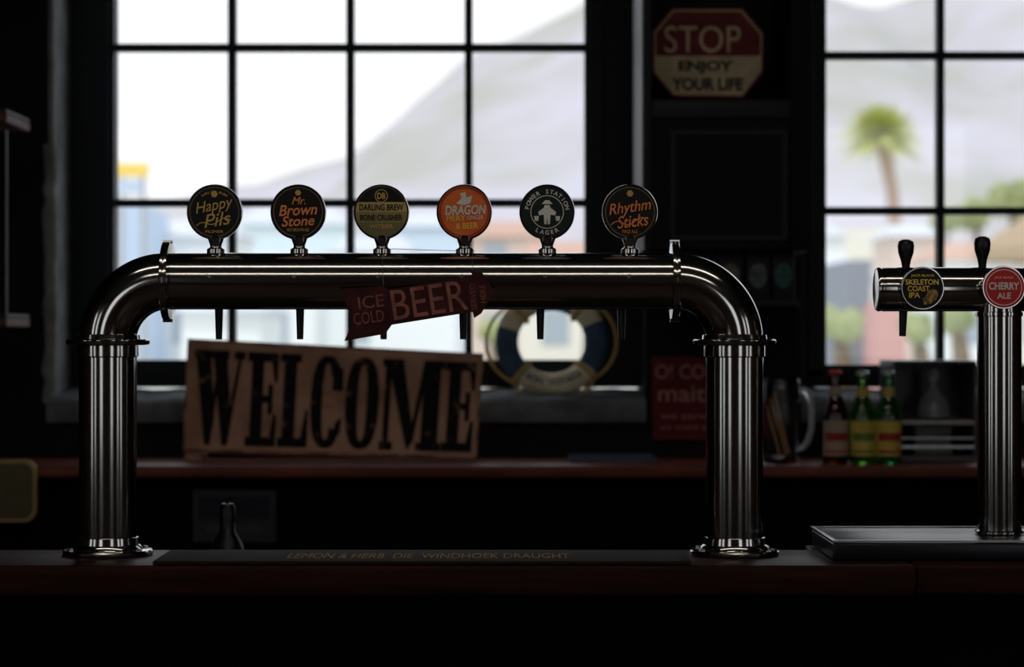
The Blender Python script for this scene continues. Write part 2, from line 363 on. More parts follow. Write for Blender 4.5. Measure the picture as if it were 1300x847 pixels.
for k,px in enumerate((487,600)):
    pts=[(X(px,ys),ys+.002,Z(366 if k==0 else 349,ys))]
    for j in range(14):
        a=math.pi-math.radians(20)-j*math.radians(14) ; pts.append((X(px)+.0,math.cos(a)*(PR+.0012),cz+math.sin(a)*(PR+.0012)))
    sweep('string_%d'%k,pts,0.0004,str_m,g,6)
sweep('loose_wire',[(X(478),-0.004,Z(318)),(X(500),0,Z(316)),(X(540),0.0,Z(317.5)),(X(580),0.0,Z(318.5)),(X(603),-.004,Z(319))],0.0005,str_m,g,6)

# ================================================================ SIDE TAP TOWER + TRAY
yT=0.03; xc=X(1268.5,yT); zc=Z(367.5,yT); r=0.0325; trz=Z(686,-0.1)
g=group('drip_tray',(xc,0.02,ZT))
tx0=X(1058,-.1); tx1=xc*2-tx0; ty0,ty1=-0.10,0.150
box('tray_pan',tx0,tx1,ty0,ty1,ZT+.0005,trz-.004,dksteel,g,0.003)
box('tray_insert',tx0+.010,tx1-.010,ty0+.010,ty1-.010,trz-.004,trz-.002,dksteel,g,0.001)
boxes('tray_rim',[(tx0-.002,tx1+.002,ty0-.002,ty0+.004,trz-.003,trz),(tx0-.002,tx1+.002,ty1-.004,ty1,trz-.003,trz),(tx0-.002,tx0+.004,ty0+.004,ty1-.004,trz-.003,trz),(tx1-.004,tx1+.002,ty0+.004,ty1-.004,trz-.003,trz)],steel,g)
g=group('side_tap_tower',(xc,yT,trz))
lathe('column',[(r,0),(r,zc-trz-.0)],(xc,yT,trz),(0,0,1),chrome,g,64)
lathe('column_base',[(0.036,0),(0.036,0.003),(r+.001,0.005)],(xc,yT,trz),(0,0,1),chrome,g,64)
lathe('column_collar',[(r,0),(r+.002,0.001),(r+.002,0.006),(r,0.007)],(xc,yT,Z(402,yT)),(0,0,1),chrome,g,64)
hl=xc-X(1112,yT)
lathe('crossbar',[(0.026,-hl-.001),(r-.002,-hl),(r,-hl+.003),(r,-hl+.006),(r-.0008,-hl+.007),(r-.0008,-hl+.009),(r,-hl+.010),(r,hl-.003),(r-.002,hl)],(xc,yT,zc),(1,0,0),chrome,g,64)
def lever(nm,px,y,ptop,pbot,par):
    x=X(px,y); z0=Z(pbot,y); h=Z(ptop,y)-z0
    lathe(nm,[(0.0055,-0.02),(0.006,0),(0.0075,h*.2),(0.0115,h*.5),(0.0125,h*.75),(0.011,h*.92),(0.006,h*.99),(0.001,h)],(x,y,z0),(0,0,1),blackplastic,par,24)
for i,(px,pt,pb) in enumerate(((1150,304,338),(1247,300,336),(1368,304,338))):
    y=yT+.065; x=X(px,y)
    lever('tap%d_lever'%i,px,y,pt,pb,g)
    cyl('tap%d_body'%i,(x,yT+r-.003,zc),(x,y+.012,zc),0.011,chrome,g)
    cyl('tap%d_lever_post'%i,(x,y,zc),(x,y,zc+.03),0.006,chrome,g)
    if i==1: continue
    cyl('tap%d_spout'%i,(x-.003,y,zc),(x-.005,y,Z(427,y)),0.0075,blackplastic,g,0.005)
for i,(px,py,f) in enumerate(((1171,366,black),(1274,365,dred),(1377,365,dkgreen))):
    y=yT-r-.012; cx=X(px,y); c=Z(py,y); n='badge%d'%i; R=X(677.5,y)
    yf=badge(g,n,cx,c,y,f,R); y2=yf-.0006
    cyl(n+'_mount',(cx,y+.008,c),(cx,yT-r+.004,c),0.012,chrome,g)
    if i==0:
        text(n+'_t0','JACK BLACK',cx,c+.018,.034,.0045,y2,yellow,g,bold=.01)
        text(n+'_t1','SKELETON',cx-.001,c+.009,.048,.008,y2,yellow,g,bold=.02)
        text(n+'_t2','COAST',cx-.006,c-.0005,.032,.008,y2,yellow,g,bold=.02)
        text(n+'_t3','IPA',cx-.012,c-.010,.016,.008,y2,yellow,g,bold=.02)
        poly(n+'_hop',[(cx+.002,c-.024),(cx+.000,c-.016),(cx+.005,c-.010),(cx+.008,c-.004),(cx+.014,c-.001),(cx+.020,c-.003),(cx+.023,c-.009),(cx+.019,c-.017),(cx+.011,c-.023)],yf,mat('hop_gold',(0.5,0.28,0.06),.5,c2=(.12,.06,.02),scale=250,thr=(.42,.55)),g)
    if i==1:
        annulus(n+'_ring',cx,c,R*.80,R*.84,yf,white,g)
        text(n+'_t1','CHERRY',cx,c+.002,.044,.011,y2,white,g,bold=.03)
        text(n+'_t2','ALE',cx,c-.012,.020,.009,y2,white,g,bold=.03)
        text(n+'_t0','JACK BLACK',cx,c+.014,.028,.004,y2,white,g)
    if i==2:
        text(n+'_t1','LAGER',cx,c,.044,.011,y2,white,g,bold=.03)

# ================================================================ WELCOME SIGN
c3=[at(238,430,2.27),at(614,449,2.27),at(605,582.5,2.13),at(232,572.5,2.13)]
def sm(u,v,off=0.0):
    p=(c3[3]*(1-u)+c3[2]*u)*(1-v)+(c3[0]*(1-u)+c3[1]*u)*v
    nrm=Vector((0,-1,0.5)).normalized(); return p+nrm*off
g=group('welcome_sign',sm(.5,0))
bmw=mat('sign_board',(0.55,0.32,0.22),0.75,c2=(0.37,0.20,0.13),scale=9,thr=(.35,.6),spec=.2)
bm=bmesh.new(); A=[bm.verts.new(sm(u,v,0)) for u,v in ((0,0),(1,0),(1,1),(0,1))]; B=[bm.verts.new(sm(u,v,-0.009)) for u,v in ((0,0),(1,0),(1,1),(0,1))]
bm.faces.new(A);bm.faces.new(B[::-1])
for i in range(4): bm.faces.new((A[i],A[(i+1)%4],B[(i+1)%4],B[i]))
frombm('board',bm,g,[bmw])
edgem=mat('sign_edge',(0.12,0.05,0.03),0.7,c2=(.40,.22,.15),scale=25,thr=(.45,.60))
bm=bmesh.new()
for (a,b,c_,d) in ((0,1,0,.022),(0,1,.978,1),(0,.008,0,1),(.992,1,0,1)):
    bm.faces.new([bm.verts.new(sm(u,v,.0008)) for u,v in ((a,c_),(b,c_),(b,d),(a,d))])
frombm('worn_edge',bm,g,[edgem])
def ring(x0,x1,th,tv,a0,a1,n=36):
    P=[]
    for i in range(n):
        a=a0+(a1-a0)*i/n; b=a0+(a1-a0)*(i+1)/n
        def sq(t,rx,ry): 
            cc,ss=math.cos(t),math.sin(t); return (.5+rx*math.copysign(abs(cc)**.75,cc),.5+ry*math.copysign(abs(ss)**.85,ss))
        P.append([sq(a,.5,.5),sq(b,.5,.5),sq(b,.5-th,.5-tv),sq(a,.5-th,.5-tv)])
    return P
def R4(a,b,c,d): return [(a,c),(b,c),(b,d),(a,d)]
GL={
'E':[R4(.14,.54,0,1),R4(0,1,0,.10),R4(0,1,.90,1),R4(.5,.74,.46,.54),R4(.70,.86,.34,.66),[(.78,.10),(1,.10),(1,.34),(.90,.34)],[(.78,.90),(1,.90),(1,.68),(.90,.68)]],
'L':[R4(.14,.56,0,1),R4(0,1,0,.10),R4(0,.70,.91,1),[(.76,.10),(1,.10),(1,.40),(.90,.40)]],
'O':ring(0,1,.36,.09,0,2*math.pi),
'C':ring(0,1,.36,.09,math.radians(38),math.radians(322))+[[(.66,.62),(1,.62),(.98,.86),(.68,.9)],[(.80,.28),(1,.34),(.96,.16),(.70,.10)]],
'M':[R4(.05,.15,0,1),R4(.68,.96,0,1),R4(0,.22,0,.09),R4(.60,1.02,0,.09),R4(0,.2,.91,1),R4(.75,1.02,.91,1),[(.07,1),(.34,1),(.56,.18),(.46,.0)],[(.46,0),(.56,.10),(.76,1),(.68,1)]],
'W':[[(.03,.94),(.32,.94),(.43,.26),(.34,0),(.25,0)],[(.26,.0),(.36,.0),(.54,.94),(.48,.94)],[(.37,.94),(.64,.94),(.77,.26),(.68,0),(.59,0)],[(.60,0),(.70,0),(.94,.94),(.87,.94)],R4(0,.38,.91,1),R4(.34,.68,.91,1),R4(.78,1,.91,1)],
}
let=mat('sign_letters',(0.012,0.009,0.009),0.8,c2=(0.20,0.11,0.08),scale=34,thr=(.30,.39),spec=.15)
lay=[('W',.028,.200),('E',.208,.312),('L',.318,.420),('C',.426,.534),('O',.543,.657),('M',.664,.870),('E',.876,.980)]
for i,(ch,a,b) in enumerate(lay):
    bm=bmesh.new()
    for pl in GL[ch]: bm.faces.new([bm.verts.new(sm(a+(b-a)*u,.055+.85*v,.0015)) for u,v in pl])
    frombm('letter_%d_%s'%(i,ch),bm,g,[let])
sred=mat('sign_red',(.40,.05,.04),.6)
text('small_print','you are',.483,.55,.035,.045,0,sred,g,mapf=lambda a,b:sm(a,b,.003))
text('small_print2','Fresh',.483,.44,.038,.05,0,sred,g,mapf=lambda a,b:sm(a,b,.003))
box('prop_wedge',X(236,2.14),X(262,2.14),2.125,2.16,BC+.0005,sm(.03,0).z-.006,edgem,g)

# ================================================================ LIFE RING
yr=2.47; lc=at(700,434,yr)
g=group('life_ring',(lc.x,yr,1.28))
blue=mat('ring_blue',(0.050,0.095,0.18),0.7,var=.3); crm=mat('ring_cream',(0.88,0.78,0.55),0.7,var=.2)
RM,rm=0.112,0.0285; tilt=math.radians(14)
RT=Matrix.Rotation(-tilt,3,'X')
def rp(a,b,k=1.0):
    rr=RM+rm*k*math.cos(b); return lc+RT@Vector((rr*math.cos(a)*.99,rm*k*.85*math.sin(b),rr*math.sin(a)*.97))
bm=bmesh.new(); N=96;M=24; vs=[[bm.verts.new(rp(2*math.pi*i/N,2*math.pi*j/M)) for j in range(M)] for i in range(N)]
def segcol(d):
    d=d%360
    for a,b in ((232,322),(105,165),(20,60)):
        if a<=d<b: return 1
    return 0
for i in range(N):
    for j in range(M):
        f=bm.faces.new((vs[i][j],vs[(i+1)%N][j],vs[(i+1)%N][(j+1)%M],vs[i][(j+1)%M])); f.material_index=segcol(360*i/N)
frombm('ring_body',bm,g,[blue,crm],60)
ropem=mat('rope_yellow',(0.60,0.42,0.14),.8,scale=90)
pts=[]
for i in range(120):
    a=2*math.pi*i/120+math.radians(48); k=1.12+0.7*abs(math.sin(2*(a-math.radians(48)))); pts.append(rp(a,0,k))
sweep('grab_rope',pts,0.0042,ropem,g,10,closed=True)
for d in (48,138,228,318):
    a=math.radians(d); pp=[rp(a,2*math.pi*j/20,1.1) for j in range(20)]
    sweep('rope_band_%d'%d,pp,0.006,ropem,g,8,closed=True)
for i,ch in enumerate('BON VOYAGE'):
    if ch==' ':continue
    me=textmesh(ch,0,.02)
    for v in me.vertices:
        q=RM-(v.co.y-.35)*.022; a=math.radians(239+7.6*i)+v.co.x*.022/RM
        v.co=lc+RT@Vector((q*math.cos(a)*.99,-rm*.85-.0015,q*math.sin(a)*.97))
    me.materials.clear(); newobj('letter_%d'%i,me,g,[blue])

# ================================================================ SHELF CABINET BETWEEN WINDOWS
yc=1.95; x0,x1=X(817,yc),X(1032,yc)
g=group('shelf_cabinet',((x0+x1)/2,2.1,2))
sidelit=mat('cabinet_side_lit',(0.14,0.155,0.175),0.5); mould=mat('cabinet_moulding',(0.014,0.017,0.023),0.5,spec=.3)
zb=Z(318,yc); zt=H-.002
box('side_left',x0,x0+.018,yc,YB-.001,zb,zt,mould,g,.002)
box('side_lit_strip',x0-.003,x0-.0005,yc+.01,YB-.001,Z(238,yc),zt,sidelit,g)  # window light on this cabinet side, painted as a paler sheet
box('side_right',x1-.05,x1,yc,YB-.001,zb,zt,cabm,g,.002)
box('back',x0+.018,x1-.05,YB-.02,YB-.001,zb,zt,cabm,g)
box('shelf_upper',x0+.018,x1-.05,yc+.004,YB-.02,Z(150,yc),Z(126,yc),mould,g,.003)
box('lintel_top',x0+.018,x1-.05,yc+.004,YB-.02,Z(-140,yc),Z(-120,yc),cabm,g,.003)
box('bottom',x0+.018,x1-.05,yc+.004,YB-.02,zb,zb+.02,cabm,g,.003)
box('panel_door',x0+.019,x1-.051,yc+.012,yc+.03,zb+.021,Z(151,yc),cabm,g)
fx0,fx1,fz0,fz1=X(852,yc),X(1000,yc),Z(305,yc),Z(165,yc)
boxes('panel_moulding',[(fx0,fx1,yc+.006,yc+.012,fz1-.010,fz1),(fx0,fx1,yc+.006,yc+.012,fz0,fz0+.010),(fx0,fx0+.010,yc+.006,yc+.012,fz0+.010,fz1-.010),(fx1-.010,fx1,yc+.006,yc+.012,fz0+.010,fz1-.010)],mould,g)
zs=Z(381,2.0)
box('shelf_lower',X(858,2.0),X(1012,2.0),1.96,YB-.001,zs-.015,zs,mould,g,.002)
boxes('shelf_hangers',[(X(858,2.0),X(858,2.0)+.01,2.2,2.22,zs,zb),(X(1012,2.0)-.01,X(1012,2.0),2.2,2.22,zs,zb)],cabm,g)
tincols=[(0.40,0.38,0.34),(0.38,0.34,0.24),(0.25,0.30,0.32),(0.05,0.25,0.25)]
for i,(a,b) in enumerate(((872,907),(911,944),(947,978),(980,1009))):
    y=2.0; t=group('storage_tin',(X((a+b)/2,y),y+.03,zs)) 
    box('body',X(a,y),X(b,y),y,y+.07,zs+.0005,Z(319,y),mat('tin_black',(0.008,0.008,0.010),.5,spec=.3),t,.003)
    zz=Z(350,y); xx=X((a+b)/2,y)
    poly('label',[(xx+(px_-xx)*.72,pz_) for px_,pz_ in circ(xx,zz,.028,32)],y-.0006,mat('tin_label_%d'%i,tuple(v*.6 for v in tincols[i]),.6,c2=tuple(v*.2 for v in tincols[i]),scale=60),t)
    text('label_text','BREW',xx,zz,.030,.008,y-.0012,mat('tin_black'),t)
    box('lid',X(a,y)+.001,X(b,y)-.001,y+.001,y+.069,Z(319,y)+.0005,Z(317,y),mould,t)

# ================================================================ STOP SIGN
ys=2.12; g=group('stop_enjoy_your_life_sign',at(898,124,ys))
smar=mat('stop_maroon',(0.17,0.017,0.020),.5,var=.3,scale=25,spec=.2); scr=mat('stop_cream',(0.62,0.49,0.31),.6,var=.22,scale=25,spec=.2)
def octa(k):
    P=[(853,10),(943,10),(970,42),(969,92),(944,124),(854,123),(828,92),(828,40)]
    return [(898.5+(a-898.5)*k,67+(b-67)*(1-(1-k)*1.25)) for a,b in P]
poly('plate',pq(octa(1),ys),ys,smar,g,.004)
poly('cream_border',pq(octa(.962),ys),ys-.0006,scr,g)
o2=octa(.935)
poly('red_field',pq([o2[0],o2[1],o2[2],(o2[2][0],71),(o2[7][0],71),o2[7]],ys),ys-.0012,smar,g)
text('t_stop','STOP',X(892,ys),Z(50,ys),X(940,ys)-X(843,ys),Z(33,ys)-Z(67,ys),ys-.002,scr,g,bold=.0)
text('t_enjoy','ENJOY',X(896,ys),Z(85.5,ys),X(931,ys)-X(861,ys),Z(77,ys)-Z(94,ys),ys-.002,black,g,bold=.045)
text('t_life','YOUR LIFE',X(898,ys),Z(107,ys),X(944,ys)-X(853,ys),Z(99,ys)-Z(115.5,ys),ys-.002,black,g,bold=.045)

# ================================================================ RED NOTICE
ys=2.33; g=group('red_slogan_sign',at(880,505,ys))
rs=mat('notice_red',(0.14,0.014,0.018),.6,var=.2,spec=.2); pk=mat('notice_text',(0.50,0.24,0.21),.6,spec=.2)
poly('plate',pq([(828,453),(965,453),(965,558),(829,558)],ys),ys,rs,g,.008)
text('t1','O! COURSE',X(889,ys),Z(472,ys),X(948,ys)-X(834,ys),.034,ys-.001,pk,g)
text('t2','maities',X(884,ys),Z(500,ys),X(935,ys)-X(838,ys),.038,ys-.001,pk,g,bold=.01)
text('t3','we serve beer',X(890,ys),Z(528,ys),X(940,ys)-X(837,ys),.015,ys-.001,pk,g)
text('t4','as cold as your',X(890,ys),Z(543,ys),X(940,ys)-X(837,ys),.013,ys-.001,pk,g)

# ================================================================ BOTTLES, MUG
def bottle(px,y,gm,lab,lab2,htop=471,capm=None):
    x=X(px,y); t=group('beer_bottle',(x,y,BC)); h=Z(htop,y)-BC-.0008
    z=BC+.0008
    lathe('glass_body',[(0.012,.004),(0.027,0),(0.030,.004),(0.0302,h*.50),(0.029,h*.56),(0.022,h*.65),(0.0145,h*.74),(0.0128,h*.84),(0.0125,h*.93),(0.0142,h*.935),(0.0142,h*.955)],(x,y,z),(0,0,1),gm,t,40,50)
    lathe('cap',[(0.0148,h*.955),(0.0158,h*.958),(0.0150,h*.985),(0.012,h)],(x,y,z),(0,0,1),capm or steel,t,24)
    def lab_(nm,r0,r1,a,b,m,s0=200,s1=140):
        bm=bmesh.new();n=24;q=[]
        for i in range(n+1):
            th=math.radians(s0+s1*i/n); q.append((bm.verts.new((x+r0*math.cos(th),y+r0*math.sin(th),z+a)),bm.verts.new((x+r1*math.cos(th),y+r1*math.sin(th),z+b))))
        for i in range(n): bm.faces.new((q[i][0],q[i+1][0],q[i+1][1],q[i][1]))
        frombm(nm,bm,t,[m],60)
    lab_('label',.0307,.0307,h*.08,h*.46,lab); lab_('label_band',.0311,.0311,h*.24,h*.33,lab2,215,110)
    lab_('label_foot',.0311,.0311,h*.11,h*.14,lab2,215,110)
    lab_('neck_label',.0158,.0138,h*.72,h*.82,lab)
    return t
amber=mat('glass_amber',(0.16,0.035,0.006),.05,trans=.9,ior=1.5); green=mat('glass_green',(0.20,0.75,0.10),.05,trans=.95,ior=1.5); green2=mat('glass_green_deep',(0.06,0.62,0.14),.05,trans=.95,ior=1.5)
lc_=mat('label_cream',(0.42,0.33,0.25),.6); lred=mat('label_red',(0.36,0.03,0.02),.6); lyel=mat('label_yellow',(0.62,0.46,0.08),.6); lgr=mat('label_green',(0.15,0.22,0.03),.6)
bottle(1060.5,2.03,amber,lc_,lred,470,dred); bottle(1095,2.03,green,lyel,lgr,471); bottle(1127.5,2.03,green2,lyel,lred,471)
clear=mat('clear_glass',(0.97,0.98,0.99),.02,trans=1.0,ior=1.35)
y=2.02; x=X(991,y); g=group('glass_beer_mug',(x,y,BC)); h=Z(482,y)-BC; z=BC+.0008
lathe('mug_body',[(0.040,0),(0.043,.004),(0.043,.02),(0.042,h*.5),(0.0435,h-.003),(0.042,h),(0.0395,h-.003),(0.038,h*.5),(0.038,.018),(0.010,.016)],(x,y,z),(0,0,1),clear,g,48,50)
hx=X(1022,y)
sweep('mug_handle',[(x+.040,y,z+h*.86),(hx-.004,y,z+h*.88),(hx+.008,y,z+h*.83),(X(1032,y)-.003,y,z+h*.68),(X(1032,y)-.003,y,z+h*.42),(hx+.006,y,z+h*.26),(hx-.006,y,z+h*.18),(x+.040,y,z+h*.17)],.0072,mat('frosted_glass_handle',(0.8,0.88,0.98),.25,trans=.75),g,16)
stick=mat('wood_sticks',(0.5,0.26,0.12),.7)
for k,(bx,tx_,tz_) in enumerate(((.012,-.024,.75),(.018,-.014,.80),(-.004,-.030,.66))):
    cyl('stick_%d'%k,(x+bx,y-.005*k,z+.022),(x+tx_,y+.01*k,z+h*tz_),.0028,stick,g,seg=8)

# ================================================================ DISPLAY CABINET WITH DECANTER
y0,y1=2.10,2.31
dx0,dx1=X(1134,y0),X(1240,y0); dz1=Z(458,y0); g=group('countertop_cabinet',((dx0+dx1)/2,2.2,BC)); z0=BC+.0008
boxes('shell',[(dx0,dx0+.006,y0,y1,z0,dz1),(dx1-.006,dx1,y0,y1,z0,dz1),(dx0+.006,dx1-.006,y0,y1,dz1-.006,dz1),(dx0+.006,dx1-.006,y0,y1,z0,z0+.012),(dx0+.006,dx1-.006,y1-.008,y1,z0+.012,dz1-.006)],mat('cabinet_grey',(0.055,0.058,0.062),.35),g)
zm=Z(534,y0)
box('steel_shelf',dx0+.006,dx1-.006,y0-.004,y1-.009,zm-.010,zm,mat('satin_steel',(0.4,0.4,0.4),.5,.6),g,.001)
box('inner_panel',X(1162,2.2),X(1208,2.2),2.2,2.21,z0+.013,zm-.018,mat('grey_panel',(0.22,0.22,0.21),.4),g)
boxes('rails',[(dx0+.006,dx1-.006,y0,y0+.006,z0+.030,z0+.036),(dx0+.006,dx1-.006,y0,y0+.006,z0+.052,z0+.055)],steel,g)
d=group('glass_decanter',(X(1185,2.17),2.17,zm)); hh=Z(468,2.17)-zm-.0008
lathe('decanter_body',[(0.030,0),(0.038,.006),(0.038,hh*.25),(0.030,hh*.42),(0.014,hh*.56),(0.011,hh*.70),(0.017,hh*.74),(0.017,hh*.76)],(X(1185,2.17),2.17,zm+.0008),(0,0,1),mat('smoked_glass',(0.30,0.33,0.36),.06,trans=.4),d,36,50)
lathe('stopper',[(0.010,hh*.76),(0.014,hh*.82),(0.016,hh*.92),(0.010,hh)],(X(1185,2.17),2.17,zm+.0008),(0,0,1),mat('smoked_glass2',(0.4,0.4,0.42),.1),d,24)

# ================================================================ LEFT SHELVING UNIT
g=group('wall_shelf_unit',(-1.5,2.0,1.8)); shm=mat('shelf_wood',(0.12,0.045,0.03),.5,spec=.2); shg=mat('shelf_grey',(.03,.034,.040),.5,spec=.2)
sx=X(8,1.87)
boxes('carcass',[(-2.3,-1.33,2.13,YB-.001,1.30,H-.002),(-1.35,-1.33,1.88,2.13,1.30,H-.002),(-2.3,-2.28,1.88,2.13,1.30,H-.002)],cabm,g)
for i,pz in enumerate((138,398,-100)):
    zz=Z(pz,1.87)
    box('shelf_%d'%i,-2.29,sx,1.87,2.13,zz-.010,zz,shg,g,.002)
    box('shelf_lip_%d'%i,-2.29,sx+.001,1.868,2.13,zz-.030,zz-.011,shm,g,.002)
box('side_rail',sx-.003,sx,1.87,1.885,Z(400,1.87),Z(165,1.87),shg,g)
for q in range(6):
    cyl('stacked_can_%d'%q,(-1.42-.12*q,2.0,Z(398,1.87)+.001),(-1.42-.12*q,2.0,Z(398,1.87)+.12),.033,mat('can_dark',(.02,.02,.025),.4,.5),g)

# ================================================================ LOWER BACK ITEMS
g=group('rounded_menu_board',at(5,620,1.88)); yb=1.875
def rrect(a,b,c,d,r):
    P=[]
    for (cx,cy,s0) in ((b-r,c+r,-90),(b-r,d-r,0),(a+r,d-r,90),(a+r,c+r,180)):
        for k in range(9):
            t=math.radians(s0+k*11.25); P.append((cx+r*math.cos(t),cy+r*math.sin(t)))
    return P
poly('board',[(X(a,yb),Z(b,yb)) for a,b in rrect(-90,46,584,663,16)],yb,mat('board_olive',(0.40,0.30,0.13),.6,spec=.2),g,.02)
poly('board_inner',[(X(a,yb),Z(b,yb)) for a,b in rrect(-87,42,588,659,14)],yb-.0008,mat('board_dark',(0.12,0.10,0.055),.6,spec=.2),g)
g=group('notice_poster',at(297,655,1.94)); yb=1.936
poly('sheet',pq([(245,622),(350,623),(350,689),(245,688)],yb),yb,mat('poster_grey',(0.045,0.045,0.055),.6,spec=.2),g,.006)
poly('picture',pq([(252,630),(343,630),(343,660),(252,660)],yb),yb-.001,mat('poster_dark',(0.02,0.02,0.03),.6,spec=.2),g)
text('poster_text','BEER & FOOD',X(297,yb),Z(672,yb),.12,.016,yb-.001,mat('poster_txt',(.07,.07,.07),.6),g)
g=group('work_bench',(-.2,.6,0)); wz=0.93
box('bench_top',-2.2,1.9,.42,.80,wz-.03,wz,dksteel,g,.003)
for i,xx in enumerate((-2.15,-.2,1.82)):
    box('bench_leg_a%d'%i,xx,xx+.04,.44,.48,0.001,wz-.031,steel,g); box('bench_leg_b%d'%i,xx,xx+.04,.74,.78,0.001,wz-.031,steel,g)
y=.6;x=X(289,y);h=Z(640,y)-wz; g=group('dark_glass_bottle',(x,y,wz))
lathe('body',[(0.03,0),(0.032,.004),(0.032,h*.55),(0.026,h*.66),(0.014,h*.76),(0.012,h*.9)],(x,y,wz+.0008),(0,0,1),blackplastic,g,32,50)
lathe('foil',[(0.0135,h*.84),(0.0135,h*.97),(0.010,h)],(x,y,wz+.0008),(0,0,1),dksteel,g,24)
sweep('pourer',[(x,y,wz+h*.98),(x,y,wz+h*1.03),(x+.006,y-.008,wz+h*1.07)],.003,steel,g,8)
g=group('serving_tray',(X(775,2.15),2.15,BC)); tb=mat('tray_blue',(0.06,0.08,0.12),.4)
box('tray_base',X(722,2.15),X(832,2.15),2.06,2.26,BC+.0006,BC+.004,tb,g,.001)
boxes('tray_rim',[(X(722,2.15),X(832,2.15),2.06,2.064,BC+.004,BC+.010),(X(722,2.15),X(832,2.15),2.256,2.26,BC+.004,BC+.010)],tb,g)

# ================================================================ ADDED FILL LAMPS
fillm=bpy.data.materials.new('fill_diffuser'); fillm.use_nodes=True
b=fillm.node_tree.nodes['Principled BSDF']; b.inputs['Emission Color'].default_value=(1,.90,.78,1); b.inputs['Emission Strength'].default_value=6.8
for ly,wd in ((-1.0,.05),(-3.2,.10)):  # unseen strips added as fill for badges and signs, also reflected in chrome
    g=group('unseen_fill_strip',(0,ly,3.3))
    box('housing',-1.6,1.6,ly-wd-.015,ly+wd+.015,3.22,3.28,blackplastic,g,.004); box('diffuser',-1.58,1.58,ly-wd,ly+wd,3.205,3.219,fillm,g)
    for xx in (-1.2,1.2): cyl('rod',(xx,ly,3.28),(xx,ly,H-.001),.006,steel,g)

# ================================================================ OUTDOORS
grass=mat('outdoor_ground',(0.62,0.63,0.61),.9,scale=.05,c2=(0.50,0.55,0.48))
bm=bmesh.new()
f=bm.faces.new([bm.verts.new(p) for p in ((-900,-900,-.35),(900,-900,-.35),(900,900,-.35),(-900,900,-.35))]); frombm('ground',bm,None,[grass])
ridge=[(-2600,330),(-600,300),(150,262),(330,236),(380,221),(450,196),(490,165),(530,125),(570,98),(600,72),(650,52),(700,22),(742,2),(850,-60),(960,-50),(1047,-20),(1110,10),(1150,6),(1200,-25),(1300,-60),(1500,-110),(1900,-60),(2600,100),(3600,330)]
def rh(px):
    for (a,ya),(b_,yb_) in zip(ridge,ridge[1:]):
        if a<=px<=b_:
            t=(px-a)/(b_-a); return ya+(yb_-ya)*t
    return 330
bm=bmesh.new(); rows=[]; NX=220;NY=26; Y0,Y1=330,560
for j in range(NY+1):
    t=j/NY; yy=Y0+(Y1-Y0)*t*1.3; row=[]
    for i in range(NX+1):
        px=-2600+6200*i/NX; xr_=X(px,Y1); hz=Z(rh(px),Y1)
        k=t*1.3
        prof=(k**0.85 if k<=1 else 1-(k-1)*1.2)
        z=-.5+hz*prof+ (noise.noise(Vector((xr_*.02,yy*.02,0)))*11+noise.noise(Vector((xr_*.06,yy*.03,3)))*9)*min(1,k*1.5)*(1-.55*k if k<1 else .45)
        row.append(bm.verts.new((xr_,yy,z)))
    rows.append(row)
for j in range(NY):
    for i in range(NX): bm.faces.new((rows[j][i],rows[j][i+1],rows[j+1][i+1],rows[j+1][i]))
mm=mat('mountain_hazed',(0.56,0.545,0.61),.95,c2=(0.45,0.45,0.42),scale=.03,thr=(.36,.60),spec=.1)  # distance haze put into the pale lavender rock colour
frombm('mountain',bm,None,[mm],80)
def house(px0,px1,pyt,y,c,roof=None,name='building'):
    a,b_=X(px0,y),X(px1,y); z1=Z(pyt,y); g=group(name,((a+b_)/2,y,-.35)); m=mat('render_%.2f_%.2f_%.2f'%c,c,.9)
    dp=6; wm=mat('house_windows',(0.40,0.46,0.52),.5); rm_=mat('roof_tiles',(0.60,0.40,0.32),.9) if roof!='grey' else mat('roof_grey',(0.66,0.70,0.76),.8)
    box('walls',a,b_,y,y+dp,-.35,z1,m,g)
    if roof:
        hr=(b_-a)*.12+.4; bm=bmesh.new(); e=.3
        v=[bm.verts.new(p) for p in ((a-e,y-e,z1),(b_+e,y-e,z1),(b_+e,y+dp+e,z1),(a-e,y+dp+e,z1),(a+(b_-a)*.15,y+dp/2,z1+hr),(b_-(b_-a)*.15,y+dp/2,z1+hr))]
        for f in ((0,1,5,4),(1,2,5),(2,3,4,5),(3,0,4),(3,2,1,0)): bm.faces.new([v[k] for k in f])
        frombm('roof',bm,g,[rm_])
    L=[];zz=1.0
    while zz<z1-1.4:
        xx=a+.8
        while xx<b_-1.4: L.append((xx,xx+1.0,y-.05,y+.05,zz,zz+1.3)); xx+=2.4
        zz+=3.0
    if L: boxes('windows',L,wm,g)
W1=(0.86,0.90,0.95);W2=(0.66,0.77,0.90);W3=(0.76,0.62,0.55);W4=(0.82,0.79,0.70)
house(60,186,262,90,(0.50,0.62,0.80)); house(195,300,300,95,W1,'grey'); house(300,440,285,120,(0.74,0.87,0.98),'grey'); house(300,400,345,80,W1,'grey')
house(420,520,320,100,W1,'grey'); house(505,600,288,130,W2,'grey'); house(590,680,300,100,W3,'red'); house(660,770,330,85,W4,'red'); house(230,330,395,60,W1,'grey'); house(470,580,385,65,W1)
house(950,1072,300,110,W1,'grey'); house(1072,1130,290,125,W4); house(1135,1195,300,100,W3,'grey'); house(1040,1100,345,70,W2,'grey'); house(1190,1290,330,90,W1,'red'); house(1280,1420,300,120,W4); house(1110,1150,385,60,(0.60,0.34,0.32)); house(1078,1106,330,62,(0.22,0.25,0.30))
g=group('yellow_billboard',(X(168,85),85,5)); yb=85
box('panel',X(146,yb),X(188,yb),yb,yb+.3,Z(224,yb),Z(207,yb),mat('billboard_yellow',(0.90,0.62,0.08),.6),g)
